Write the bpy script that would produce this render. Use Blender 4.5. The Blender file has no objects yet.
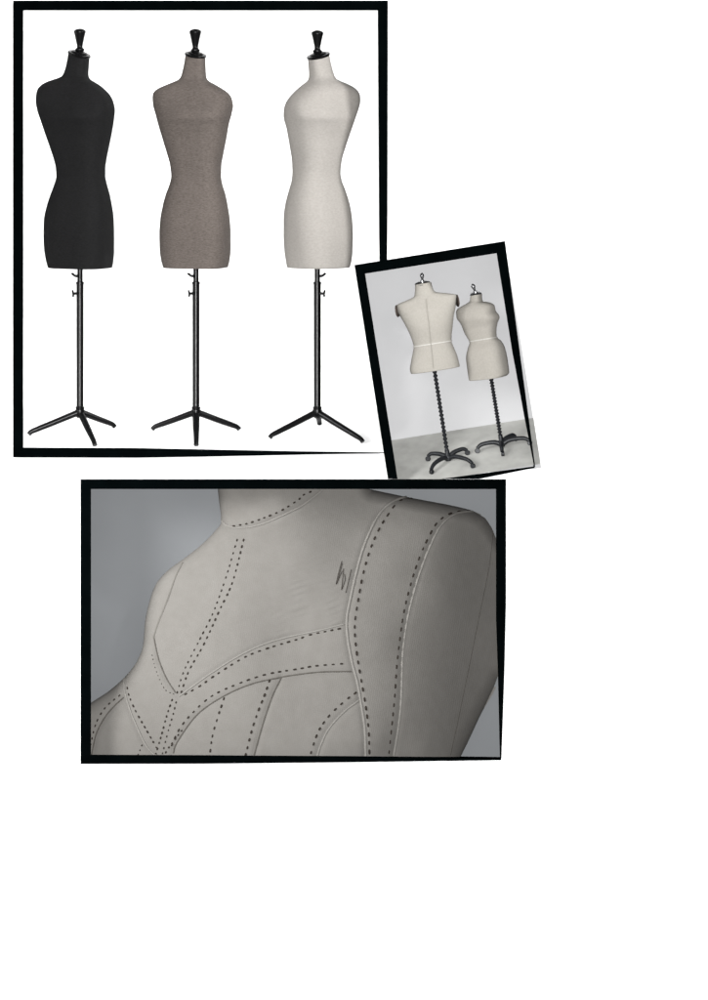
import bpy, math, random
import numpy as np
random.seed(4)
S = bpy.context.scene
col = S.collection
D = 250.0                                    # camera distance; one unit = 100 photo pixels on the wall

def P(px, py, y=0.0):
    s = (D + y) / D
    return (((px - 354) / 100) * s, y, ((500 - py) / 100) * s)

# ------------------------------------------------------------ helpers
def tag(o, label=None, cat=None, group=None, kind=None):
    for k, v in (('label', label), ('category', cat), ('group', group), ('kind', kind)):
        if v: o[k] = v
    return o

def empty(name, loc, **kw):
    o = bpy.data.objects.new(name, None); col.objects.link(o)
    o.location = loc; o.empty_display_size = 0.1
    return tag(o, **kw)

def mesh(name, verts, faces, mat, parent=None, smooth=True, bevel=0, sharp=None):
    off = parent_world(parent)
    v = [(a[0]-off[0], a[1]-off[1], a[2]-off[2]) for a in verts]
    me = bpy.data.meshes.new(name); me.from_pydata(v, [], faces); me.validate(); me.update()
    import bmesh
    bm = bmesh.new(); bm.from_mesh(me); bmesh.ops.recalc_face_normals(bm, faces=bm.faces); bm.to_mesh(me); bm.free()
    if smooth: me.polygons.foreach_set('use_smooth', [True]*len(me.polygons))
    if sharp: me.set_sharp_from_angle(angle=math.radians(sharp))
    o = bpy.data.objects.new(name, me); col.objects.link(o); o.parent = parent
    me.materials.append(mat)
    if bevel:
        b = o.modifiers.new('b', 'BEVEL'); b.width = bevel; b.segments = 2; b.limit_method = 'ANGLE'
    return o

def parent_world(p):
    x = y = z = 0
    while p is not None:
        x += p.location[0]; y += p.location[1]; z += p.location[2]; p = p.parent
    return (x, y, z)

def V(*a): return np.array(a, float)

def catmull(pts, n):
    pts = [np.array(p, float) for p in pts]
    p = [2*pts[0]-pts[1]] + pts + [2*pts[-1]-pts[-2]]
    out = []
    for i in range(1, len(p)-2):
        for k in range(n):
            t = k/n
            out.append(.5*((2*p[i])+(-p[i-1]+p[i+1])*t+(2*p[i-1]-5*p[i]+4*p[i+1]-p[i+2])*t*t+(-p[i-1]+3*p[i]-3*p[i+1]+p[i+2])*t**3))
    out.append(p[-2]); return out

def tube_data(pts, radii, seg=12, base=0, flat=1.0):
    """returns verts, faces of a capped tube; pts world coords"""
    pts = [np.array(p, float) for p in pts]; n = len(pts)
    if not hasattr(radii, '__len__'): radii = [radii]*n
    vs, fs = [], []; up = V(0.13, 0.2, 0.97); u = None
    for i in range(n):
        t = pts[min(i+1, n-1)] - pts[max(i-1, 0)]; t = t/np.linalg.norm(t)
        if u is None: u = np.cross(t, up if abs(t[2]) < .93 else V(0, 1, .1))
        u = u - t*np.dot(u, t); u /= np.linalg.norm(u); w = np.cross(t, u)
        for k in range(seg):
            a = 2*math.pi*k/seg
            vs.append(tuple(pts[i] + radii[i]*(math.cos(a)*u + math.sin(a)*w*flat)))
    for i in range(n-1):
        for k in range(seg):
            k2 = (k+1) % seg
            fs.append((base+i*seg+k, base+i*seg+k2, base+(i+1)*seg+k2, base+(i+1)*seg+k))
    fs.append(tuple(base+k for k in range(seg))[::-1]); fs.append(tuple(base+(n-1)*seg+k for k in range(seg)))
    return vs, fs

def tube(name, pts, radii, mat, parent, seg=12, flat=1.0, sharp=50):
    v, f = tube_data(pts, radii, seg, flat=flat)
    return mesh(name, v, f, mat, parent, sharp=sharp)

def many(name, chunks, mat, parent, sharp=50):
    vs, fs = [], []
    for v, f in chunks:
        b = len(vs); vs += v; fs += [tuple(i+b for i in q) for q in f]
    return mesh(name, vs, fs, mat, parent, sharp=sharp)

def lathe(name, base, axis, prof, mat, parent, seg=28, sharp=40):
    """prof: (distance along axis, radius)"""
    pts = [np.array(base)+np.array(axis)*h for h, r in prof]
    ax = np.array(axis, float); ax /= np.linalg.norm(ax)
    u = np.cross(ax, V(0, 1, 0.01)); u /= np.linalg.norm(u); w = np.cross(ax, u)
    vs, fs = [], []; n = len(prof)
    for p, (h, r) in zip(pts, prof):
        for k in range(seg):
            a = 2*math.pi*k/seg; vs.append(tuple(p+max(r, .0005)*(math.cos(a)*u+math.sin(a)*w)))
    for i in range(n-1):
        for k in range(seg):
            k2 = (k+1) % seg; fs.append((i*seg+k, i*seg+k2, (i+1)*seg+k2, (i+1)*seg+k))
    fs.append(tuple(range(seg))[::-1]); fs.append(tuple((n-1)*seg+k for k in range(seg)))
    return mesh(name, vs, fs, mat, parent, sharp=sharp)

# ------------------------------------------------------------ materials
def newmat(name, base, rough=.6, spec=.3, metal=0):
    m = bpy.data.materials.new(name); m.use_nodes = True
    b = m.node_tree.nodes['Principled BSDF']
    b.inputs['Base Color'].default_value = (*base, 1); b.inputs['Roughness'].default_value = rough
    b.inputs['Specular IOR Level'].default_value = spec; b.inputs['Metallic'].default_value = metal
    return m, m.node_tree, b

def fabric(name, c1, c2, scale=30, stretch=(1, 1, 4), bump=.25, weave=True, sheen=.0, lo=.35, hi=.65):
    m, nt, b = newmat(name, c1, .92, .12)
    N, L = nt.nodes, nt.links
    tc = N.new('ShaderNodeTexCoord'); mp = N.new('ShaderNodeMapping'); mp.inputs['Scale'].default_value = stretch
    L.new(tc.outputs['Object'], mp.inputs['Vector'])
    no = N.new('ShaderNodeTexNoise'); no.inputs['Scale'].default_value = scale; no.inputs['Detail'].default_value = 4
    no.inputs['Roughness'].default_value = .65
    L.new(mp.outputs['Vector'], no.inputs['Vector'])
    no2 = N.new('ShaderNodeTexNoise'); no2.inputs['Scale'].default_value = 2.2; no2.inputs['Detail'].default_value = 3
    L.new(tc.outputs['Object'], no2.inputs['Vector'])
    ad = N.new('ShaderNodeMath'); ad.operation = 'MULTIPLY_ADD'; ad.inputs[1].default_value = .22
    L.new(no2.outputs['Fac'], ad.inputs[0]); L.new(no.outputs['Fac'], ad.inputs[2])
    sb = N.new('ShaderNodeMath'); sb.operation = 'SUBTRACT'; sb.inputs[1].default_value = .11; L.new(ad.outputs[0], sb.inputs[0])
    r = N.new('ShaderNodeValToRGB'); r.color_ramp.elements[0].position = lo; r.color_ramp.elements[1].position = hi
    r.color_ramp.elements[0].color = (*c1, 1); r.color_ramp.elements[1].color = (*c2, 1)
    L.new(sb.outputs[0], r.inputs['Fac']); L.new(r.outputs['Color'], b.inputs['Base Color'])
    bp = N.new('ShaderNodeBump'); bp.inputs['Strength'].default_value = bump; bp.inputs['Distance'].default_value = .01
    L.new(no.outputs['Fac'], bp.inputs['Height']); L.new(bp.outputs['Normal'], b.inputs['Normal'])
    if sheen: b.inputs['Sheen Weight'].default_value = sheen; b.inputs['Sheen Roughness'].default_value = .5
    return m

def plain(name, c, rough=.6, spec=.3, metal=0, var=.08, scale=6, bump=.02):
    m, nt, b = newmat(name, c, rough, spec, metal)
    N, L = nt.nodes, nt.links
    tc = N.new('ShaderNodeTexCoord'); no = N.new('ShaderNodeTexNoise'); no.inputs['Scale'].default_value = scale; no.inputs['Detail'].default_value = 5
    L.new(tc.outputs['Object'], no.inputs['Vector'])
    r = N.new('ShaderNodeValToRGB'); r.color_ramp.elements[0].position = .3; r.color_ramp.elements[1].position = .7
    r.color_ramp.elements[0].color = (*[x*(1-var) for x in c], 1); r.color_ramp.elements[1].color = (*[min(1, x*(1+var)) for x in c], 1)
    L.new(no.outputs['Fac'], r.inputs['Fac']); L.new(r.outputs['Color'], b.inputs['Base Color'])
    if bump:
        bp = N.new('ShaderNodeBump'); bp.inputs['Strength'].default_value = bump; bp.inputs['Distance'].default_value = .02
        L.new(no.outputs['Fac'], bp.inputs['Height']); L.new(bp.outputs['Normal'], b.inputs['Normal'])
    return m

M_page = plain('white_paper', (.9, .9, .9), .9, .0, var=.005, bump=0)
M_frame = plain('black_frame', (.0006, .0011, .0012), .9, .0, var=.2, bump=0)
M_lin = plain('white_lining', (.9, .9, .9), .9, .0, var=.005, bump=0)
M_black = fabric('black_jersey', (.0050, .0050, .0052), (.0084, .0084, .0088), 40, (1, 1, 3), .12)
M_black.node_tree.nodes['Principled BSDF'].inputs['Specular IOR Level'].default_value = .12; M_black.node_tree.nodes['Principled BSDF'].inputs['Roughness'].default_value = .9
M_grey = fabric('taupe_marl', (.063, .053, .047), (.103, .088, .079), 34, (1, 1, 3.2), .3, lo=.32, hi=.68)
M_cream = fabric('cream_linen', (.212, .199, .183), (.252, .239, .222), 34, (1, 1, 2.0), .2, lo=.3, hi=.7)
M_metalb = plain('black_enamel', (.0018, .0018, .002), .26, .13, var=.1, bump=0)
M_silver = plain('tarnished_nickel', (.2, .2, .205), .3, .5, .9, var=.25, scale=60)
M_iron = plain('dark_cast_iron', (.009, .010, .012), .45, .35, .2, var=.4, scale=50)
M_canvas = fabric('beige_canvas', (.235, .222, .198), (.26, .247, .222), 60, (1, 1, 1), .15)
M_canvas2 = fabric('beige_canvas_rear', (.242, .228, .204), (.268, .254, .228), 60, (1, 1, 1), .15)  # canvas of the rear form, slightly paler than the front one
M_tape = plain('ivory_tape', (.34, .33, .305), .8, .1, scale=40)
M_dark = plain('brown_armhole', (.045, .035, .03), .8, .1, var=.3, scale=30)
M_studio = plain('studio_plaster', (.375, .375, .38), .9, .05, var=.03, scale=2)
M_floor2 = plain('concrete_floor', (.325, .325, .308), .7, .15, var=.16, scale=5)
M_bg3 = plain('slate_backdrop', (.150, .156, .162), .9, .05, var=.03, scale=1.5)
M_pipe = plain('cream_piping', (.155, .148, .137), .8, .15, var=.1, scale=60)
M_pdark = plain('shadow_line_cord', (.068, .063, .056), .9, .05, var=.1, scale=60)  # piping with the seam's shadow line painted in as a darker colour
M_thread = plain('dark_thread', (.020, .016, .013), .8, .1, var=.3, scale=50)

# ------------------------------------------------------------ setting
W = 40
mesh('wall', [(-W, 0, -W), (W, 0, -W), (W, 0, W), (-W, 0, W)], [(0, 1, 2, 3)], M_page, smooth=False)
tag(bpy.data.objects['wall'], kind='structure')

def prism(name, poly, yf, yb, mat, parent=None, bevel=0, back=None):
    """polygon in photo pixels measured at the front plane yf, run straight back to yb"""
    f = [P(x, y, yf) for x, y in poly]; n = len(f)
    g = [(a[0], yb, a[2]) for a in f]
    if back:                                   # the moulding is rebated: its inner face leans outwards behind the front lip
        for i, (dx, dy) in back.items(): g[i] = (g[i][0]+dx/100, yb, g[i][2]-dy/100)
    vs = f + g
    fs = [tuple(range(n)), tuple(range(2*n-1, n-1, -1))] + [(i, (i+1) % n, n+(i+1) % n, n+i) for i in range(n)]
    return mesh(name, vs, fs, mat, parent, smooth=False, bevel=bevel)

# ---- frame 1
F1 = -1.05
fr1 = empty('picture_frame', P(200, 457, -.5), label='large black rectangular frame around the three dress forms on tripods', cat='frame', group='black frames on the white wall')
prism('rail', [(13, 0.5), (388, 0.5), (378, 10.2), (23, 10.2)], F1, -.001, M_frame, fr1, back={2: (4, -4), 3: (-4, -4)})
prism('rail', [(13, 0.5), (23, 10.2), (23, 447.5), (13, 457.3)], F1, -.001, M_frame, fr1, back={1: (-4, -4), 2: (-4, 0)})
prism('rail', [(388, 0.5), (387.6, 212), (387.2, 258), (388, 452.5), (385.5, 452.5), (379.5, 258), (378, 10.2)], F1, -.001, M_frame, fr1)
prism('rail', [(13, 457.3), (23, 447.5), (135, 447.9), (200, 449.2), (300, 451.3), (386, 452.4), (386, 453.0), (300, 454.6), (200, 456.6), (135, 457.6)], F1, -.001, M_frame, fr1)
def lining(loop, yf, yb, mat, parent):
    ins = [(P(x, y, yf)[0], P(x, y, yf)[2]) for x, y in loop]
    c = (sum(a[0] for a in ins)/len(ins), sum(a[1] for a in ins)/len(ins)); vs = []
    for (x, z) in ins:
        dx = .004 if x < c[0] else -.004; dz = .004 if z < c[1] else -.004
        vs += [(x+dx*.5, yf+.002, z+dz*.5), (x+dx*.5, yb, z+dz*.5)]
    n = len(ins)
    return mesh('lining', vs, [(2*i, 2*((i+1) % n), 2*((i+1) % n)+1, 2*i+1) for i in range(n)], mat, parent, smooth=False)
_yl = F1+.01
_lv = []
for (x, y), (x2, y2) in (((23, 447.3), (19.4, 447.3)), ((23, 10.2), (19.4, 6.6)), ((378, 10.2), (381.6, 6.6)), ((379.5, 258), (379.5, 258))):
    p = P(x, y, F1); p2 = P(x2, y2, F1); _lv += [(p[0]+(.003 if x < 200 else -.003), _yl, p[2]-(.003 if y < 20 else 0)), (p2[0]+(.003 if x < 200 else -.003), -.001, p2[2]-(.003 if y < 20 else 0))]
mesh('lining', _lv, [(0, 2, 3, 1), (2, 4, 5, 3), (4, 6, 7, 5)], M_lin, fr1, smooth=False)

# raked white floor inside frame 1: pixel row -> depth
YC1 = -.62
def fl1(py): return YC1 - (py-435)/100/.45
def fl1z(y): return P(0, 435 + (YC1-y)*45, y)[2]
ya, yb = F1+.006, -.002
xa, xb = P(23.2, 0, F1)[0], P(379.5, 0, F1)[0]
mesh('floor', [(xa, ya, fl1z(ya)-.006), (xb, ya, fl1z(ya)-.006), (xb, yb, fl1z(yb)-.006), (xa, yb, fl1z(yb)-.006)], [(0, 1, 2, 3)], M_page, smooth=False)
tag(bpy.data.objects['floor'], kind='structure')

# ------------------------------------------------------------ lofted torso
def interp_contour(pts, vs):
    a = np.array(pts, float); t = a[:, 1]; x = a[:, 0]
    # monotone cubic (Fritsch-Carlson)
    h = np.diff(t); d = np.diff(x)/h; m = np.zeros(len(t)); m[0] = d[0]; m[-1] = d[-1]
    for i in range(1, len(t)-1):
        m[i] = 0 if d[i-1]*d[i] <= 0 else 2*d[i-1]*d[i]/(d[i-1]+d[i])
    out = []
    for v in vs:
        v = min(max(v, t[0]), t[-1]); i = min(max(np.searchsorted(t, v)-1, 0), len(t)-2)
        s = (v-t[i])/h[i]
        out.append((2*s**3-3*s**2+1)*x[i]+(s**3-2*s**2+s)*h[i]*m[i]+(-2*s**3+3*s**2)*x[i+1]+(s**3-s**2)*h[i]*m[i+1])
    return np.array(out)

def loft(name, left, right, depthp, yaw, yc, mat, parent, toP, nexp=2.6, seg=72, tilt=0, tilt_v=None, vrows=None, cap_tilt=0, sag=1.5, seam=None, bust=None):
    """left/right: (u,v) contours; depthp: (v, depth ratio half-depth px front, back)"""
    v0 = max(left[0][1], right[0][1]); v1 = min(left[-1][1], right[-1][1])
    vs_ = list(np.linspace(v0, v1, 130))
    Lx = interp_contour(left, vs_); Rx = interp_contour(right, vs_)
    df = interp_contour([(d[1], d[0]) for d in depthp], vs_); db = interp_contour([(d[2], d[0]) for d in depthp], vs_)
    rows = []
    def ring(cx, hw, f, b, v, shrink=1.0):
        r = []
        for k in range(seg):
            a = 2*math.pi*k/seg
            c, s = math.cos(a), math.sin(a)
            x = math.copysign(abs(c)**(2/nexp), c); y = math.copysign(abs(s)**(2/nexp), s)
            y *= (f if y > 0 else b)/max(hw, 1e-3)
            xr = x*math.cos(yaw)-y*math.sin(yaw); yr = x*math.sin(yaw)+y*math.cos(yaw)
            r.append([xr, yr])
        r = np.array(r); mn, mx = r[:, 0].min(), r[:, 0].max()
        xs = (r[:, 0]-(mn+mx)/2)/((mx-mn)/2)*hw*shrink + cx
        ys = r[:, 1]*hw*shrink
        out = []
        for x, yy in zip(xs, ys):
            vv = v
            if tilt_v:
                w = min(1, max(0, (tilt_v[1]-v)/(tilt_v[1]-tilt_v[0])))
                vv = v + w*(tilt*(x-cx) + cap_tilt*yy)
            wb = max(0, 1-(v1-v)/14); vv += sag*wb*(yy/max(f, 1))
            if bust is not None and yy > 0:
                yy = yy + bust(x, v)*min(1, yy/max(f, 1)*1.2)
            out.append(toP(x, vv, yc - yy/100))
        return out
    for i, v in enumerate(vs_):
        rows.append(ring((Lx[i]+Rx[i])/2, (Rx[i]-Lx[i])/2, df[i], db[i], v))
    i = 0
    top = [ring((Lx[i]+Rx[i])/2, (Rx[i]-Lx[i])/2, df[i], db[i], v0, s) for s in (.02, .6, .93)]
    i = -1
    bot = [ring((Lx[i]+Rx[i])/2, (Rx[i]-Lx[i])/2, df[i], db[i], v1+e, s) for e, s in ((.35, .985), (.5, .95), (.4, .6), (.4, .02))]
    rows = top+rows+bot
    vs = [p for r in rows for p in r]; n = len(rows)
    fs = [(a*seg+k, a*seg+(k+1) % seg, (a+1)*seg+(k+1) % seg, (a+1)*seg+k) for a in range(n-1) for k in range(seg)]
    fs += [tuple(range(seg)), tuple((n-1)*seg+k for k in range(seg))]
    o = mesh(name, vs, fs, mat, parent, sharp=48)
    def band(va, e=1.03):
        A = []
        for v in (va-.6, va+.6):
            vv = [v]; l = interp_contour(left, vv)[0]; rr = interp_contour(right, vv)[0]
            f = interp_contour([(d[1], d[0]) for d in depthp], vv)[0]; b = interp_contour([(d[2], d[0]) for d in depthp], vv)[0]
            A.append(ring((l+rr)/2, (rr-l)/2, f, b, v, e))
        B = []
        for v in (va-.6, va+.6):
            vv = [v]; l = interp_contour(left, vv)[0]; rr = interp_contour(right, vv)[0]
            f = interp_contour([(d[1], d[0]) for d in depthp], vv)[0]; b = interp_contour([(d[2], d[0]) for d in depthp], vv)[0]
            B.append(ring((l+rr)/2, (rr-l)/2, f, b, v, e-.04))
        vs2 = A[0]+A[1]+B[1]+B[0]
        fs2 = [(a*seg+k, a*seg+(k+1) % seg, ((a+1) % 4)*seg+(k+1) % seg, ((a+1) % 4)*seg+k) for a in range(4) for k in range(seg)]
        return mesh('waist_tape', vs2, fs2, M_tape, parent, sharp=40)
    def front(u, v):
        l = interp_contour(left, [v])[0]; rr = interp_contour(right, [v])[0]
        f = interp_contour([(d[1], d[0]) for d in depthp], [v])[0]; b = interp_contour([(d[2], d[0]) for d in depthp], [v])[0]
        rg = []
        c_, hw_ = (l+rr)/2, (rr-l)/2
        keep = toP
        best = None
        pts = ring(c_, hw_, f, b, v)
        tgt = toP(u, v, yc)
        cand = sorted(pts, key=lambda p: abs(p[0]-tgt[0]))[:6]
        return min(p[1] for p in cand)
    return o, band, front

id1 = lambda u, v, y: P(u, v, y)
Z = 2.723
def cz(rows, ox=0):
    L = [(l/Z+ox, y/Z) for y, l, r in rows]; R = [(r/Z+ox, y/Z) for y, l, r in rows]
    return L, R

def tripod_form(spec):
    cx = spec['cx']; yc = YC1
    t = empty('dress_form', P(cx, 435, yc), label=spec['label'], cat='dress form', group='three dress forms on black tripod stands')
    L, R = cz(spec['rows'], spec['ox'])
    vt = L[0][1]
    dp = [(vt, 9, 9), (76, 11, 11), (80, 14, 13), (85, 18, 17), (92, 22, 21), (104, 26.5, 22), (113, 31, 21), (118, 32.6, 21), (125, 30.6, 20), (140, 26.5, 19), (160, 24, 19), (177, 22, 18), (195, 25, 22), (220, 29, 28), (245, 31, 30), (268, 30, 29)]
    def bustf(x, v):
        c = spec['bc']
        return 2.6*math.exp(-((v-113)/9)**2)*(math.exp(-((x-c-13)/11)**2)+math.exp(-((x-c+13)/11)**2))
    loft('torso', L, R, dp, spec['yaw'], yc, spec['mat'], t, id1, tilt=spec['tilt'], tilt_v=(vt, 76), cap_tilt=.22, bust=bustf, nexp=spec['nexp'])
    # neck cap: two stacked plates following the tilted neck top
    nx = (L[0][0]+R[0][0])/2; hw = (R[0][0]-L[0][0])/2
    nrm = V(spec['tilt'], -.22, 1.0); nrm /= np.linalg.norm(nrm)
    base = V(*P(nx, vt, yc))
    lathe('neck_cap', base, nrm, [(-.004, .0), (-.004, hw*.0108), (.010, hw*.0112), (.020, hw*.0106), (.022, hw*.0082), (.032, hw*.0076), (.038, hw*.006), (.039, 0)], M_metalb, t)
    fx = spec['fx']
    fb = V(*P(fx, vt-1.5, yc)); fh = (vt-1.5-spec['ftop'])/24.0
    pr = [(-2, 6.5), (0, 5.6), (1.2, 4.4), (2.0, 3.9), (3.2, 4.6), (4.4, 4.5), (5.2, 3.4), (6.4, 2.8), (8, 3.0), (12, 3.9), (17, 5.0), (20, 5.9), (21.2, 6.1), (22.2, 5.6), (23.2, 3.9), (23.8, 2.0), (24, 0)]
    lathe('finial', fb, V(0, 0, 1), [(a*fh/100, r/100) for a, r in pr], M_metalb, t)
    # pole
    pc = spec['pole']
    tube('inner_tube', [P(pc, 262, yc), P(pc, 286, yc)], .0275, M_metalb, t, 20)
    lathe('pole', P(pc, 411, yc), V(0, 0, 1), [(0, 0), (0, .036), (1.262, .036), (1.266, .040), (1.285, .040), (1.29, .034), (1.29, 0)], M_metalb, t)
    lathe('hub', P(pc, 416, yc), V(0, 0, 1), [(-.02, 0), (-.02, .03), (0, .045), (.035, .05), (.06, .05), (.065, .043), (.09, .046), (.095, .038), (.095, 0)], M_metalb, t)
    for i, ky in enumerate((275, 294.5)):
        s = spec['side']
        x0 = pc + s*2
        if (i == 0): pts = [(x0, ky+1.2), (x0+s*3, ky+.8), (x0+s*5, ky-.6), (x0+s*6.5, ky-1.8)]
        else: pts = [(x0, ky-1), (x0+s*3.5, ky-1), (x0+s*4.5, ky-.2), (x0+s*5.2, ky+2.4)]
        v1, f1 = tube_data([P(a, b, yc-.03) for a, b in pts], [.016, .013, .012, .011], 8)
        v2, f2 = tube_data([P(x0+s*4.6, ky-.6, yc-.03), P(x0+s*5.6, ky-4.2+3*(1-i), yc-.045)], [.012, .009], 8)
        many('clamp_lever', [(v1, f1), (v2, f2)], M_metalb, t)
    for fx_, fy_ in spec['feet']:
        yd = fl1(fy_+.5) if fy_ < 446 else fl1(446.5)
        p0 = V(*P(pc, 413.5, yc)); p3 = V(*P(fx_, fy_-1.6, yd))
        d = p3-p0; hd = V(d[0], d[1], 0); hd /= np.linalg.norm(hd)
        pa = p0+d*.07+V(0, 0, .016); sl = (p0[2]-p3[2])/math.hypot(d[0], d[1]); pm = p0+d*.5+V(0, 0, .016); pb = p3-hd*.085+V(0, 0, sl*.085+.017)
        pc1 = p3-hd*.028+V(0, 0, sl*.028+.016)
        pts = catmull([p0, pa, pm, pb, pc1, p3], 5)
        n = len(pts); rad = [.040-.016*(i/(n-1)) for i in range(n)]; rad[-2] = .027; rad[-1] = .024
        tube('leg', pts, rad, M_metalb, t, 14, flat=.9, sharp=60)
    return t

black = dict(cx=80, ox=0, pole=80, fx=79.8, ftop=28.6, yaw=math.radians(26), nexp=3.2, tilt=.23, mat=M_black, side=-1, bc=86,
    label='black fabric dress form on a black tripod, leftmost in the large frame',
    feet=[(28.5, 436), (115, 428.5), (95, 447)],
    rows=[(150, 186, 244), (180, 180, 242), (200, 173, 241), (209, 166, 242), (216, 146, 246), (224, 124, 259), (233, 110, 273), (245, 101, 287), (258, 98, 299), (275, 97, 308), (300, 101, 313), (330, 111, 310), (360, 121, 305), (400, 135, 297), (430, 145, 291), (460, 152, 287), (480, 153, 287), (500, 148, 291), (530, 137, 299), (560, 127, 305), (600, 119, 310), (640, 118, 311), (680, 120, 311), (710, 125, 309), (728, 130, 306)])
grey = dict(cx=196, ox=0, pole=196, fx=195.3, ftop=28.8, yaw=math.radians(16), nexp=3.4, tilt=.14, mat=M_grey, side=-1, bc=196,
    label='taupe grey marl dress form on a black tripod, between the black and cream ones',
    feet=[(152, 431), (239.5, 431), (196.3, 447)],
    rows=[(152, 505, 559), (180, 500, 560), (200, 495, 561), (209, 492, 562), (216, 487, 564), (221, 477, 569), (227, 462, 580), (233, 448, 591), (240, 432, 603), (248, 421, 615), (256, 416, 624), (268, 415, 631), (288, 417, 635), (310, 423, 631), (340, 431, 623), (380, 443, 616), (420, 455, 608), (450, 463, 603), (480, 466, 602), (500, 462, 605), (530, 451, 614), (560, 443, 620), (600, 436, 626), (640, 434, 628), (680, 435, 628), (710, 439, 625), (727, 444, 621)])
cream = dict(cx=317, ox=140, pole=317.3, fx=317.4, ftop=30.2, yaw=math.radians(-42), nexp=2.5, tilt=-.2, mat=M_cream, side=1, bc=313,
    label='cream linen dress form on a black tripod, rightmost in the large frame',
    feet=[(269.5, 439.5), (363, 443.5), (319.5, 425.6)],
    rows=[(154, 457, 515), (180, 459, 521), (200, 460, 527), (209, 460, 531), (216, 458, 537), (222, 454, 549), (228, 446, 564), (235, 437, 578), (242, 429, 588), (250, 420, 595), (260, 411, 599), (270, 403, 600), (282, 396, 599), (294, 392.5, 596), (315, 391, 589), (350, 399, 577), (400, 408, 560), (440, 414, 549), (470, 415, 546), (490, 413, 549), (520, 405, 560), (560, 395, 572), (600, 391, 578), (640, 391, 580), (680, 393, 579), (710, 397, 576), (727, 400, 572)])
for sp in (black, grey, cream): tripod_form(sp)

# ------------------------------------------------------------ frame 2 (tilted)
B2, F2 = -1.06, -1.85
TH = math.radians(9.0); O2 = (354.5, 265.0)
def loc2(px, py):
    dx, dy = px-O2[0], py-O2[1]
    return (dx*math.cos(TH)-dy*math.sin(TH), dx*math.sin(TH)+dy*math.cos(TH))
def page2(u, v):
    return (O2[0]+u*math.cos(TH)+v*math.sin(TH), O2[1]-u*math.sin(TH)+v*math.cos(TH))
def id2(u, v, y):
    x, z = page2(u, v); return P(x, z, y)
fr2 = empty('picture_frame', P(440, 479, -1.4), label='small tilted black frame leaning over the corner of the large frame', cat='frame', group='black frames on the white wall')
prism('rail', [(354.5, 265), (505, 241), (497, 252.5), (365, 273)], F2, B2, M_frame, fr2)
prism('rail', [(354.5, 265), (365, 273), (397.6, 478.9), (388, 478.9)], F2, B2, M_frame, fr2)
prism('rail', [(505, 241), (535.2, 466.5), (534.2, 467), (512.5, 350), (497, 252.5)], F2, B2+.35, M_frame, fr2)
prism('rail', [(441, 478.9), (534.4, 466.3), (535, 467.8), (479.5, 478.9)], F2, B2+.0-.3, M_frame, fr2)
# studio wall + floor (floor: local v -> depth)
vl = (loc2(390, 440.2)[1]+loc2(524.6, 419.4)[1])/2
VB = 46.0; YB = B2-.03
def fl2(v): return YB - (v-vl)/VB*.74
def fl2v(y): return vl + (YB-y)/.74*VB
bk = [(355, 266), (504.6, 242), (541.3, 467.8), (533, 469), (388, 478.9)]
f = [P(x, y, YB) for x, y in bk]; n = len(f)
vs = f+[(a[0], B2, a[2]) for a in f]
o = mesh('backdrop', vs, [tuple(range(n)), tuple(range(2*n-1, n-1, -1))]+[(i, (i+1) % n, n+(i+1) % n, n+i) for i in range(n)], M_studio, smooth=False)
tag(o, kind='structure')
fv = []
for yy in (YB-.001, F2+.01):
    v = fl2v(yy)
    for (ax, ay, bx, by) in ((360, 300, 392, 478.9), (518, 319, 541.3, 467.8)):
        u0, w0 = loc2(ax, ay); u1, w1 = loc2(bx, by); u = u0+(u1-u0)*(v-w0)/(w1-w0)
        fv.append(list(id2(u, v, yy)))
zmin = P(0, 478.8, F2)[2]
lo_ = [(a[0], a[1], a[2]-.004) for a in fv]
mesh_f = mesh('floor', [tuple(fv[0]), tuple(fv[1]), tuple(fv[3]), tuple(fv[2])], [(0, 1, 2, 3)], M_floor2, smooth=False)
tag(mesh_f, kind='structure')

def c2(pts, ox, oy, z=8.34):
    return [loc2(x/z+ox, y/z+oy) for x, y in pts]
def fix(pts):
    out = [pts[0]]
    for p in pts[1:]:
        out.append((p[0], max(p[1], out[-1][1]+.35)))
    return out

def stand(t, top, hub, feet, yc, hubv):
    a = V(*P(*top, yc)); b = V(*P(*hub, yc)); d = b-a; ln = np.linalg.norm(d); d /= ln
    n = 110; prof = []
    for i in range(n+1):
        h = i/n*ln; prof.append((h, .0185+.0055*math.sin(i*2*math.pi/5)))
    lathe('pole', a, d, [(0, 0)]+prof+[(ln, 0)], M_iron, t, 12)
    lathe('hub', b-d*.09, d, [(0, 0), (0, .018), (.03, .024), (.05, .022), (.07, .032), (.10, .034), (.125, .026), (.13, 0)], M_iron, t, 14)
    for fx_, fy_ in feet:
        u, v = loc2(fx_, fy_); yd = fl2(v)
        e = V(*P(fx_, fy_-1.0, yd)); s = b+d*.01
        dd = e-s; m1 = s+dd*.3-d*.045; m2 = s+dd*.78-d*.06; m3 = e-d*.035
        pts = catmull([s, m1, m2, m3], 5)
        leg = tube('leg', pts, [.026-.008*i/(len(pts)-1) for i in range(len(pts))], M_iron, t, 10)
        h = V(dd[0], dd[1], 0); h /= np.linalg.norm(h); sd = V(-h[1], h[0], 0)
        off = V(*leg.location)
        lathe('caster', e-d*.012-sd*.012, sd, [(0, 0), (0, .021), (.005, .026), (.025, .026), (.030, .021), (.030, 0)], M_iron, leg, 14)

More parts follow.
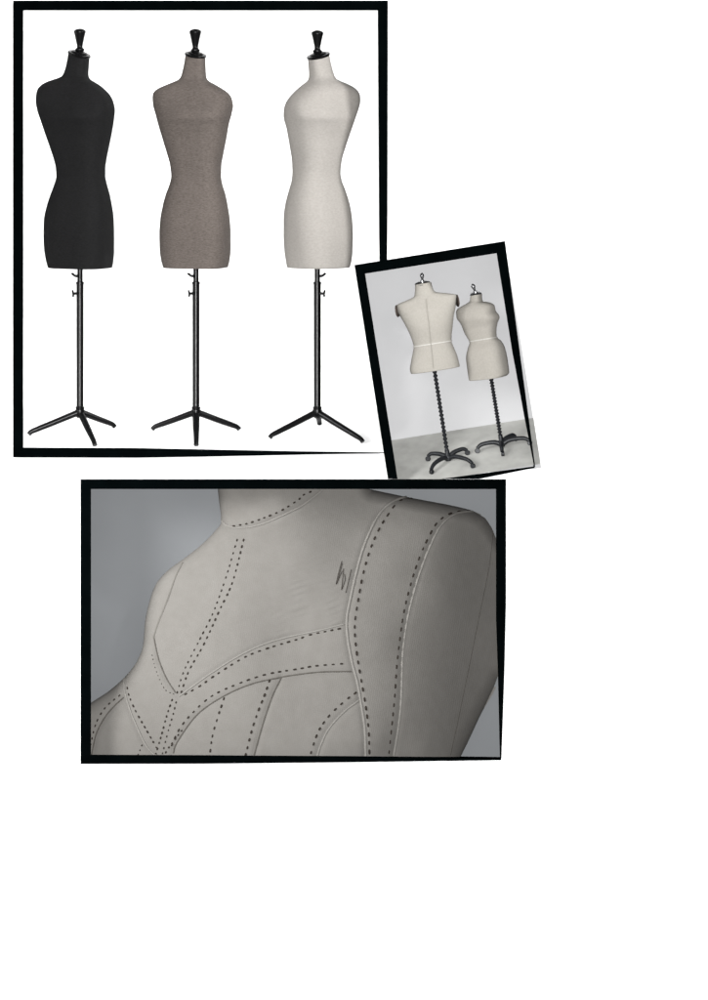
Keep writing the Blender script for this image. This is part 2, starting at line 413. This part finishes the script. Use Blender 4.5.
# form A: front, male torso
YA = fl2(loc2(448, 461)[1])
ta = empty('dress_form', P(448, 461, YA), label='beige canvas torso with square shoulders and a white waist tape, on a thin iron stand', cat='dress form', group='canvas dress forms on iron stands in the small frame')
LA = fix(c2([(210, 200), (208, 260), (200, 305), (165, 325), (120, 345), (75, 364), (50, 385), (62, 430), (88, 475), (130, 550), (165, 620), (190, 690), (197, 718), (190, 770), (175, 850), (167, 925), (176, 948)], 390, 260))
RA = fix(c2([(345, 185), (352, 220), (372, 262), (400, 270), (450, 274), (520, 282), (555, 292), (553, 340), (545, 400), (532, 470), (522, 560), (515, 620), (515, 682), (533, 730), (558, 790), (577, 860), (583, 888)], 390, 260))
dA = [(LA[0][1], 7.5, 7.5), (loc2(428, 291)[1]+1, 8, 8), (loc2(428, 300)[1], 10, 10), (loc2(428, 310)[1], 14, 12), (loc2(430, 325)[1], 16, 13), (loc2(432, 345)[1], 13, 11), (loc2(434, 360)[1], 13, 13), (loc2(435, 375)[1], 13, 13)]
v1 = min(LA[-1][1], RA[-1][1]); LA[-1] = (LA[-1][0], v1); RA[-1] = (RA[-1][0], v1)
LA = [p for p in LA[:-1] if p[1] < v1-.2]+[LA[-1]]; RA = [p for p in RA[:-1] if p[1] < v1-.2]+[RA[-1]]
_, bandA, frontA = loft('torso', LA, RA, dA, math.radians(8), YA, M_canvas, ta, id2, nexp=2.4, sag=.8)
# form B: behind, female, three-quarter
YBf = fl2(loc2(502, 448)[1])
tb = empty('dress_form', P(502, 448, YBf), label='beige canvas torso turned sideways with rounded hips, behind the square shouldered one', cat='dress form', group='canvas dress forms on iron stands in the small frame')
LB = fix(c2([(172, 205), (168, 235), (163, 262), (130, 285), (92, 305), (62, 325), (50, 355), (56, 400), (88, 450), (118, 520), (145, 570), (163, 602), (150, 650), (137, 700), (134, 750), (140, 800), (148, 860), (158, 922)], 450, 270))
RB = fix(c2([(268, 200), (268, 235), (275, 262), (310, 266), (345, 275), (372, 298), (382, 340), (408, 375), (413, 395), (397, 440), (388, 500), (390, 555), (428, 592), (455, 640), (470, 690), (481, 750), (490, 810), (492, 858), (478, 872)], 450, 270))
v1 = min(LB[-1][1], RB[-1][1]); LB[-1] = (LB[-1][0], v1); RB[-1] = (RB[-1][0], v1)
LB = [p for p in LB[:-1] if p[1] < v1-.2]+[LB[-1]]; RB = [p for p in RB[:-1] if p[1] < v1-.2]+[RB[-1]]
vt = LB[0][1]
dB = [(vt, 6, 6), (vt+7, 6.5, 6.5), (vt+12, 9, 9), (vt+18, 12, 11), (vt+25, 14, 11), (vt+35, 10, 9), (vt+47, 9, 9), (vt+55, 12, 12), (vt+68, 14, 14), (vt+86, 13, 13)]
_, bandB, frontB = loft('torso', LB, RB, dB, math.radians(34), YBf, M_canvas2, tb, id2, nexp=2.8, sag=1.2)

def q(x, y, ox, oy, z=8.34): return (x/z+ox, y/z+oy)
bandA(loc2(*q(355, 699, 390, 260))[1]); bandB(loc2(*q(277, 579, 450, 270))[1])
M_seamA = plain('canvas_seam', (.218, .206, .182), .9, .05)
for t_, fr_, qs in ((ta, frontA, [(302, 322), (312, 430), (328, 560), (340, 690), (352, 800), (360, 905)]),):
    pts = []
    for x, y in catmull([q(x, y, 390, 260) for x, y in qs], 4):
        u, v = loc2(x, y); pts.append(id2(u, v, fr_(u, v)-.002))
    tube('seam', pts, .0026, M_seamA, t_, 6)
# neck hardware
def neck_hw(t, c, r, yc, knob, axis, stem, ballr):
    ax = V(axis[0], -.25, 1); ax /= np.linalg.norm(ax)
    lathe('neck_plate', V(*P(*c, yc))-ax*.012, ax, [(0, 0), (0, r*.93), (.008, r), (.018, r), (.024, r*.85), (.028, r*.3), (.05, r*.22), (.052, 0)], M_silver, t, 20)
    s0 = V(*P(*c, yc)); s1 = V(*P(*knob, yc)); d = s1-s0; ln = np.linalg.norm(d); d /= ln
    lathe('finial', s0, d, [(0, 0), (0, .022), (.03, .017), (ln*.45, .009), (ln*.5, .013), (ln*.55, .010), (ln*.7, ballr*.8), (ln*.85, ballr), (ln, ballr*.75), (ln+.012, ballr*.2), (ln+.013, 0)], M_silver, t, 14)
neck_hw(ta, q(272, 198, 390, 260), .078, YA, q(266, 118, 390, 260), (-.14,), 0, .022)
neck_hw(tb, q(216, 202, 450, 270), .058, YBf, q(190, 125, 450, 270), (-.14,), 0, .022)
# armhole plates on A, centre seams
def plate(t, c, ru, rv, yc, yawn, mat):
    vs, fs = [], []
    for s in (0, 1):
        for k in range(20):
            an = 2*math.pi*k/20; u = math.cos(an)*ru; w = math.sin(an)*rv
            uu, vv = loc2(*c)
            vs.append(id2(uu+u*math.cos(yawn)+s*1.2*math.sin(yawn), vv+w+u*.0, yc-(u*math.sin(yawn))/100))
    fs = [tuple(range(20)), tuple(range(39, 19, -1))]+[(k, (k+1) % 20, 20+(k+1) % 20, 20+k) for k in range(20)]
    return mesh('armhole_plate', vs, fs, mat, t, sharp=40)
plate(ta, q(556, 340, 390, 260), 9, 6.2, YA, math.radians(80), M_dark)
plate(ta, q(66, 425, 390, 260), 9, 6.0, YA, math.radians(-80), M_dark)
stand(ta, (434.6, 371), (448, 457.5), [(431.6, 474), (428.3, 461), (467.7, 455), (472.8, 468)], YA, 0)
stand(tb, (490.8, 376), (501.6, 443.5), [(477.6, 453), (502.7, 456), (530, 445), (516, 441)], YBf, 0)

# ------------------------------------------------------------ frame 3
F3 = -1.85
fr3 = empty('picture_frame', P(293, 764, -.9), label='wide black frame around the close view of a stitched canvas bust', cat='frame', group='black frames on the white wall')
prism('rail', [(80.5, 479.2), (506, 479.2), (497, 489), (91, 489)], F3, -.001, M_frame, fr3)
prism('rail', [(80.5, 479.2), (91, 489), (91, 755), (80.5, 764)], F3, -.001, M_frame, fr3, back={1: (-3.5, 0), 2: (-3.5, 0)})
prism('rail', [(506, 479.2), (506, 600), (504.5, 670), (501.4, 760), (500.9, 759), (499, 678), (497, 620), (497, 489)], F3, -.001, M_frame, fr3)
prism('rail', [(80.5, 764), (91, 755), (200, 755.3), (350, 756.3), (501, 758.8), (501.2, 760.2), (350, 762.3), (200, 763.8)], F3, -.001, M_frame, fr3)
Y3 = -.55
bq = [(86, 484), (501, 484), (501, 600), (501.2, 759.2), (86, 759.2)]
def y3(x): return float(np.interp(x, [86, 110, 150, 220, 340, 501], [-1.2, -1.07, -.92, -.74, -.42, -.07]))   # backdrop bowed forward at left, a shape added to narrow the rail's shadow
bx = list(np.linspace(86, 501, 40)); nb = len(bx); bv = []
for yo in (0, .04):
    for py in (484, 759.2): bv += [P(x, py, y3(x)+yo) for x in bx]
bf = []
for i in range(nb-1):
    bf += [(i, i+1, nb+i+1, nb+i), (2*nb+i, 3*nb+i, 3*nb+i+1, 2*nb+i+1), (i, 2*nb+i, 2*nb+i+1, i+1), (nb+i, nb+i+1, 3*nb+i+1, 3*nb+i)]
bf += [(0, nb, 3*nb, 2*nb), (nb-1, 3*nb-1, 4*nb-1, 2*nb-1)]
o = mesh('backdrop', bv, bf, M_bg3, sharp=30)
tag(o, kind='structure')

left3 = [(217, 483), (217.8, 489.5), (219.5, 505), (221, 516), (221, 522), (214, 532), (200, 546), (184, 558.5), (167.5, 570.7), (156, 584), (149, 603), (145, 622), (143, 645), (137.5, 660), (127, 674.7), (109, 691), (88, 706), (85, 712), (85, 761)]
right3 = [(340, 483), (371, 489.5), (410, 497.6), (452.4, 505.7), (472, 510.6), (486, 517.5), (494, 527), (500, 540), (503, 560), (503, 640), (499, 678), (481, 714), (462, 754), (458, 761)]
rows = np.concatenate([np.linspace(483, 530, 70, endpoint=False), np.linspace(530, 761, 230)])
NX = 380
def lin(pts, v): a = np.array(pts, float); return np.interp(v, a[:, 1], a[:, 0])
Lr = interp_contour(left3, rows); Rr = interp_contour(right3, rows)
tt = (1-np.cos(np.linspace(0, math.pi, NX)))/2; tt = .5*tt+.5*np.linspace(0, 1, NX)
GX = Lr[:, None]+(Rr-Lr)[:, None]*tt[None, :]; GY = np.repeat(rows[:, None], NX, 1)
cp = np.array([  # photo px, py, height toward the viewer in px
 (190, 690, 148), (170, 740, 150), (240, 600, 136), (300, 560, 130), (340, 640, 138), (250, 700, 158), (240, 750, 160), (120, 740, 148), (95, 750, 142), (150, 640, 128),
 (300, 740, 158), (340, 700, 148), (365, 520, 98), (390, 560, 106), (385, 640, 124), (380, 740, 140), (350, 560, 116),
 (420, 530, 84), (412, 570, 96), (404, 640, 110), (398, 745, 122), (445, 530, 68), (442, 600, 80), (434, 680, 90), (425, 750, 100),
 (470, 560, 38), (468, 640, 42), (455, 720, 60), (497, 560, 2), (500, 640, 2), (478, 735, 22), (440, 515, 66),
 (300, 500, 126), (330, 490, 108), (370, 500, 88), (240, 500, 122), (275, 495, 134), (240, 540, 126), (200, 570, 122), (165, 600, 124), (200, 640, 140), (130, 690, 140), (290, 640, 134), (270, 545, 128)], float)
def tps(c, X, Y):
    n = len(c); s = 100.
    x, y, h = c[:, 0]/s, c[:, 1]/s, c[:, 2]
    r2 = (x[:, None]-x)**2+(y[:, None]-y)**2
    K = .5*r2*np.log(r2+1e-12)+np.eye(n)*.004
    Pm = np.stack([np.ones(n), x, y], 1)
    A = np.block([[K, Pm], [Pm.T, np.zeros((3, 3))]]); w = np.linalg.solve(A, np.concatenate([h, np.zeros(3)]))
    out = w[n]+w[n+1]*X/s+w[n+2]*Y/s
    for i in range(n):
        r = (X/s-x[i])**2+(Y/s-y[i])**2; out = out+w[i]*.5*r*np.log(r+1e-12)
    return out
def seg_dist(X, Y, pl):
    d = np.full(X.shape, 1e9)
    for (ax, ay), (bx, by) in zip(pl[:-1], pl[1:]):
        dx, dy = bx-ax, by-ay; t = np.clip(((X-ax)*dx+(Y-ay)*dy)/(dx*dx+dy*dy), 0, 1)
        d = np.minimum(d, np.hypot(X-ax-t*dx, Y-ay-t*dy))
    return d
silL = [(a, b) for a, b in zip(Lr, rows) if 487 < b < 706][::4]; silR = right3[1:7]+[(505, 545)]; silR2 = [(499, 678), (481, 714), (462, 754), (455, 768)]
Z6 = lambda p: [(x/3.078+70, y/3.078+470) for x, y in p]
Z7 = lambda p: [(x/3.078+290, y/3.078+470) for x, y in p]
neck_line = Z6([(467, 158), (485, 172), (520, 178), (570, 172), (620, 155), (705, 115)])+Z7([(50, 100), (95, 65), (110, 40)])
pipes = dict(
 neck=neck_line,
 vleft=Z6([(258, 515), (272, 580), (296, 640), (325, 686)]),
 bustup=Z6([(335, 697), (380, 664), (430, 628), (520, 572), (600, 535), (680, 512)])+Z7([(80, 496), (168, 474)]),
 bustlow=Z6([(318, 872), (328, 840), (380, 765), (430, 722), (500, 682), (570, 655), (640, 640)])+Z7([(0, 633), (90, 622), (190, 620)]),
 panel=Z6([(650, 640), (625, 690), (605, 745), (588, 800), (566, 880)]),
 left=Z6([(166, 635), (168, 680), (185, 740), (212, 805), (235, 850), (262, 880)]),
 leftlow=Z6([(165, 700), (135, 728), (105, 765), (80, 815), (66, 880)]),
 strapin=Z7([(375, 78), (320, 95), (280, 128), (250, 180), (222, 250), (203, 320), (187, 390), (175, 455), (177, 515), (190, 590), (207, 655), (222, 740), (230, 800), (233, 885)]),
 strapout=Z7([(618, 150), (590, 133), (550, 128), (505, 137), (465, 170), (435, 225), (405, 300), (380, 380), (360, 465), (347, 560), (344, 640), (341, 720), (332, 800), (318, 885)]),
 lowmid=Z7([(213, 708), (165, 745), (120, 795), (95, 845), (82, 885)]),
)
stitch = dict(
 neck=(Z6([(500, 173), (545, 165), (590, 150), (650, 125), (705, 90)])+Z7([(35, 80), (75, 62)]), 6.3, 1),
 cfa=(Z6([(515, 212), (480, 330), (440, 440), (400, 520), (350, 620), (328, 692)]), 6.4, .85),
 cfb=(Z6([(535, 212), (500, 345), (460, 432), (410, 540), (365, 620), (340, 692)]), 6.4, 1),
 cfc=(Z6([(315, 705), (298, 755), (283, 810), (264, 875)]), 5.6, 1),
 cfd=(Z6([(327, 712), (318, 750), (303, 800), (284, 875)]), 5.6, .85),
 cfe=(Z6([(345, 800), (322, 830), (300, 860), (290, 880)]), 5, .9),
 vleft=(Z6([(252, 568), (266, 620), (292, 675), (320, 690)]), 4, .55),
 bustup=(Z6([(352, 692), (400, 665), (450, 630), (540, 575), (620, 545), (705, 520)])+Z7([(60, 508), (160, 487)]), 7.4, 1),
 bustlow=(Z6([(312, 850), (335, 800), (370, 755), (430, 700), (500, 665), (600, 630), (705, 612)])+Z7([(80, 603), (180, 595)]), 7.6, .95),
 pan1=(Z6([(475, 700), (455, 760), (438, 820), (430, 880)]), 7.5, 1),
 pan2=(Z6([(615, 645), (600, 690), (580, 740), (560, 800), (540, 880)]), 7.5, 1.2),
 left=(Z6([(176, 668), (182, 695), (202, 742), (235, 800), (268, 858)]), 6, 1),
 leftlow=(Z6([(155, 692), (110, 730), (80, 780), (64, 845)]), 6.5, .8),
 leftm=(Z6([(222, 845), (208, 880)]), 5, .8),
 strapin=(Z7([(375, 87), (335, 97), (300, 140), (270, 190), (245, 250), (225, 320), (210, 400), (199, 480), (205, 560), (218, 640), (232, 720), (242, 800), (245, 885)]), 9.2, 1.15),
 strapout=(Z7([(555, 125), (500, 132), (455, 160), (425, 210), (398, 270), (372, 350), (352, 430), (338, 520), (328, 610), (322, 700), (312, 800), (303, 885)]), 9.2, 1.15),
 lowmid=(Z7([(205, 684), (170, 710), (120, 757), (85, 810), (60, 885)]), 8.2, 1.15),
)
smooth = lambda pl, n=6: [tuple(p) for p in catmull(pl, n)]
pipes = {k: smooth(v) for k, v in pipes.items()}
def height(X, Y):
    H = tps(cp, X, Y)
    for sil, R, A in ((silL, 14, 12), (silR, 14, 30), (silR2, 14, 14)):
        d = np.clip(seg_dist(X, Y, sil)/R, 0, 1); H = H-A*(1-np.sqrt(np.maximum(0, 1-(1-d)**2)))
    # folds: fabric pulled under every seam makes a shallow groove on one side
    for k, pl in pipes.items():
        d = seg_dist(X, Y, pl); H = H-1.3*np.exp(-(d/3.0)**2)
    # puckers on the upper chest
    wr = np.exp(-(((X-322)/42)**2+((Y-600)/34)**2))
    H = H+.55*wr*np.clip(.5+.9*np.sin(X*.09+Y*.16)*np.sin(X*.05-Y*.11+1), 0, 1)*np.sin((X*.38+Y*1.0)*.95+2.2*np.sin(X*.07)+1.3*np.sin(Y*.11+X*.04))*(.6+.4*np.sin(X*.21-Y*.05))
    return 12+np.clip(H, -6, 165)
GH = height(GX, GY)
bust = empty('dress_form_bust', P(290, 757, -.8), label='pale canvas bust with dashed dark stitching and raised seams, seen close in the wide frame', cat='dress form')
nr = len(rows)
vs = [P(GX[i, j], GY[i, j], -GH[i, j]/100) for i in range(nr) for j in range(NX)]
fs = [(i*NX+j, i*NX+j+1, (i+1)*NX+j+1, (i+1)*NX+j) for i in range(nr-1) for j in range(NX-1)]
loop = [(0, j) for j in range(NX)]+[(i, NX-1) for i in range(1, nr)]+[(nr-1, j) for j in range(NX-2, -1, -1)]+[(i, 0) for i in range(nr-2, 0, -1)]
b0 = len(vs)
for i, j in loop:
    x = GX[i, j]+(290-GX[i, j])*(.10 if GX[i, j] < 290 else .05); y = GY[i, j]+(630-GY[i, j])*.0
    vs.append(P(x, y, -.10))
m = len(loop)
for k in range(m):
    a = loop[k][0]*NX+loop[k][1]; c = loop[(k+1) % m][0]*NX+loop[(k+1) % m][1]
    fs.append((a, c, b0+(k+1) % m, b0+k))
M_bust = fabric('worn_canvas', (.121, .115, .106), (.132, .126, .117), 9, (1, 1, 1), .0, lo=.3, hi=.7)
nt = M_bust.node_tree; N, L = nt.nodes, nt.links
tc = N.new('ShaderNodeTexCoord'); acc = None
for rot, dist in ((0, .9), (math.pi/2, .9)):
    mp = N.new('ShaderNodeMapping'); mp.inputs['Rotation'].default_value = (0, rot+.15, 0); L.new(tc.outputs['Object'], mp.inputs['Vector'])
    wv = N.new('ShaderNodeTexWave'); wv.inputs['Scale'].default_value = 17; wv.inputs['Distortion'].default_value = 4; wv.inputs['Detail'].default_value = 2
    wv.inputs['Detail Scale'].default_value = 3
    L.new(mp.outputs['Vector'], wv.inputs['Vector'])
    if acc is None: acc = wv.outputs['Fac']
    else:
        ad = N.new('ShaderNodeMath'); ad.operation = 'ADD'; L.new(acc, ad.inputs[0]); L.new(wv.outputs['Fac'], ad.inputs[1]); acc = ad.outputs[0]
nz = N.new('ShaderNodeTexNoise'); nz.inputs['Scale'].default_value = 38; nz.inputs['Detail'].default_value = 6; L.new(tc.outputs['Object'], nz.inputs['Vector'])
ad = N.new('ShaderNodeMath'); ad.operation = 'MULTIPLY_ADD'; ad.inputs[1].default_value = 2.0; L.new(nz.outputs['Fac'], ad.inputs[0]); L.new(acc, ad.inputs[2])
bp = N.new('ShaderNodeBump'); bp.inputs['Strength'].default_value = .16; bp.inputs['Distance'].default_value = .006
L.new(ad.outputs[0], bp.inputs['Height']); L.new(bp.outputs['Normal'], N['Principled BSDF'].inputs['Normal'])
mesh('torso', vs, fs, M_bust, bust, sharp=70)

def inside(x, y): return 488.2 < y < 757.5 and 89.5 < x < 500 and lin(left3, y)+.6 < x < lin(right3, y)-.6
def on_many(xs, ys, e=0.0):
    xs = np.array(xs, float); ys = np.array(ys, float); h = height(xs, ys)+e
    return [P(x, y, -k/100) for x, y, k in zip(xs, ys, h)]
def resample(pl, step):
    a = np.array(pl, float); d = np.r_[0, np.cumsum(np.hypot(*np.diff(a, axis=0).T))]
    s = np.arange(0, d[-1], step); return np.interp(s, d, a[:, 0]), np.interp(s, d, a[:, 1])
for k, pl in pipes.items():
    xs, ys = resample(pl, 2.0); k_ = [inside(x, y) for x, y in zip(xs, ys)]; pts = on_many(xs[k_], ys[k_], .4)
    dk = k in ('bustlow', 'vleft', 'leftlow', 'panel')  # these seams get the dark cord that paints their shadow line
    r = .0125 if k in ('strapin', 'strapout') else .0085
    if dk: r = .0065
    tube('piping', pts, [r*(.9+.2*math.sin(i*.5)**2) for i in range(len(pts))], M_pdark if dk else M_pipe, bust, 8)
for k, (pl, step, w) in stitch.items():      # a running stitch: one thread that dips under the cloth between dashes
    xs, ys = resample(smooth(pl), .35); k_ = [inside(x, y) for x, y in zip(xs, ys)]; xs, ys = xs[k_], ys[k_]
    e, rr = [], []; pos = 0; cur = step; jit = 1; wj = 1
    for i in range(len(xs)):
        if pos > cur: pos = 0; cur = step*random.uniform(.9, 1.1); jit = random.uniform(.85, 1.15); wj = random.uniform(.85, 1.15)
        dl = step*.40*jit
        up = max(0, min(1, pos/.5, (dl-pos)/.5)); e.append(-1.9+2.15*up); rr.append((.0088)*w*wj*(.5+.5*up)); pos += .35
    tube('stitching', on_many(xs, ys, np.array(e)), rr, M_thread, bust, 6)
# soft left strap line and thin arm seam, thread marks
M_soft = plain('faded_seam', (.10, .095, .086), .9, .05)
M_line = plain('thin_seam', (.05, .046, .04), .9, .05)
for pl, mt, r in ((Z6([(348, 285), (325, 330), (300, 400), (272, 470), (258, 515)]), M_soft, .009), (Z7([(627, 172), (612, 300), (582, 450), (548, 620), (515, 780), (492, 885)]), M_line, .0045)):
    xs, ys = resample(smooth(pl), 2); k_ = [inside(x, y) for x, y in zip(xs, ys)]; tube('seam', on_many(xs[k_], ys[k_], -.3), r, mt, bust, 6)
for pl in ([(341.9, 561), (338.6, 573), (335.8, 585)], [(342.3, 563.5), (339.5, 574), (337, 584)], [(343.5, 568.5), (342.6, 579), (341.5, 590.5)], [(351.2, 569.5), (348.6, 581), (345.5, 594)], [(336.5, 584), (339.6, 577), (342.6, 570)], [(342, 589), (345, 580), (344.3, 573)]):
    xs, ys = resample(smooth(pl, 3), 1.2); tube('loose_thread', on_many(xs, ys, .45), .0034, M_thread, bust, 6)

# ------------------------------------------------------------ light, world, camera
w = bpy.data.worlds.new('World'); S.world = w; w.use_nodes = True
N, L = w.node_tree.nodes, w.node_tree.links
bg = N['Background']; tc = N.new('ShaderNodeTexCoord'); sx = N.new('ShaderNodeSeparateXYZ'); L.new(tc.outputs['Generated'], sx.inputs[0])
r = N.new('ShaderNodeMapRange'); r.inputs['From Min'].default_value = -1; r.inputs['From Max'].default_value = 1
r.inputs['To Min'].default_value = .55; r.inputs['To Max'].default_value = .4
L.new(sx.outputs['X'], r.inputs['Value']); L.new(r.outputs['Result'], bg.inputs['Strength']); bg.inputs['Color'].default_value = (1, 1, 1, 1)
from mathutils import Vector
def spot(name, pos, target, half, lvl, size=.6, blend=.25):
    l = bpy.data.lights.new(name, 'SPOT'); d = (Vector(target)-Vector(pos))
    l.energy = lvl*4*math.pi**2*d.length**2; l.spot_size = math.radians(2*half); l.spot_blend = blend; l.shadow_soft_size = size
    o = bpy.data.objects.new(name, l); col.objects.link(o); o.location = pos; o.rotation_euler = d.to_track_quat('-Z', 'Y').to_euler()
spot('key_lamp', (0, -D-1, 0), (0, 0, 0), 3, 1.48, .5, .1)
spot('softbox_lamp', (-7.2, -7.0, 1.5), (-1.85, -1.3, -.9), 19, 2.8, 1.7, 1.0)
spot('softbox_lamp', (6.2, -6.8, 8.0), (-1.5, -.5, 3.4), 18, 1.0, .9, .4)
spot('softbox_lamp', (-6.5, -8.0, 4.2), (.9, -1.5, 1.35), 11, .55, 1.7, .6)
cam = bpy.data.cameras.new('camera'); co = bpy.data.objects.new('camera', cam); col.objects.link(co)
co.location = (0, -D, 0); co.rotation_euler = (math.radians(90), 0, 0)
cam.sensor_fit = 'VERTICAL'; cam.sensor_height = 24; cam.lens = D*24/10; cam.clip_start = 1; cam.clip_end = 1000
S.camera = co
S.view_settings.view_transform = 'Standard'; S.view_settings.look = 'None'; S.view_settings.exposure = 0; S.view_settings.gamma = 1
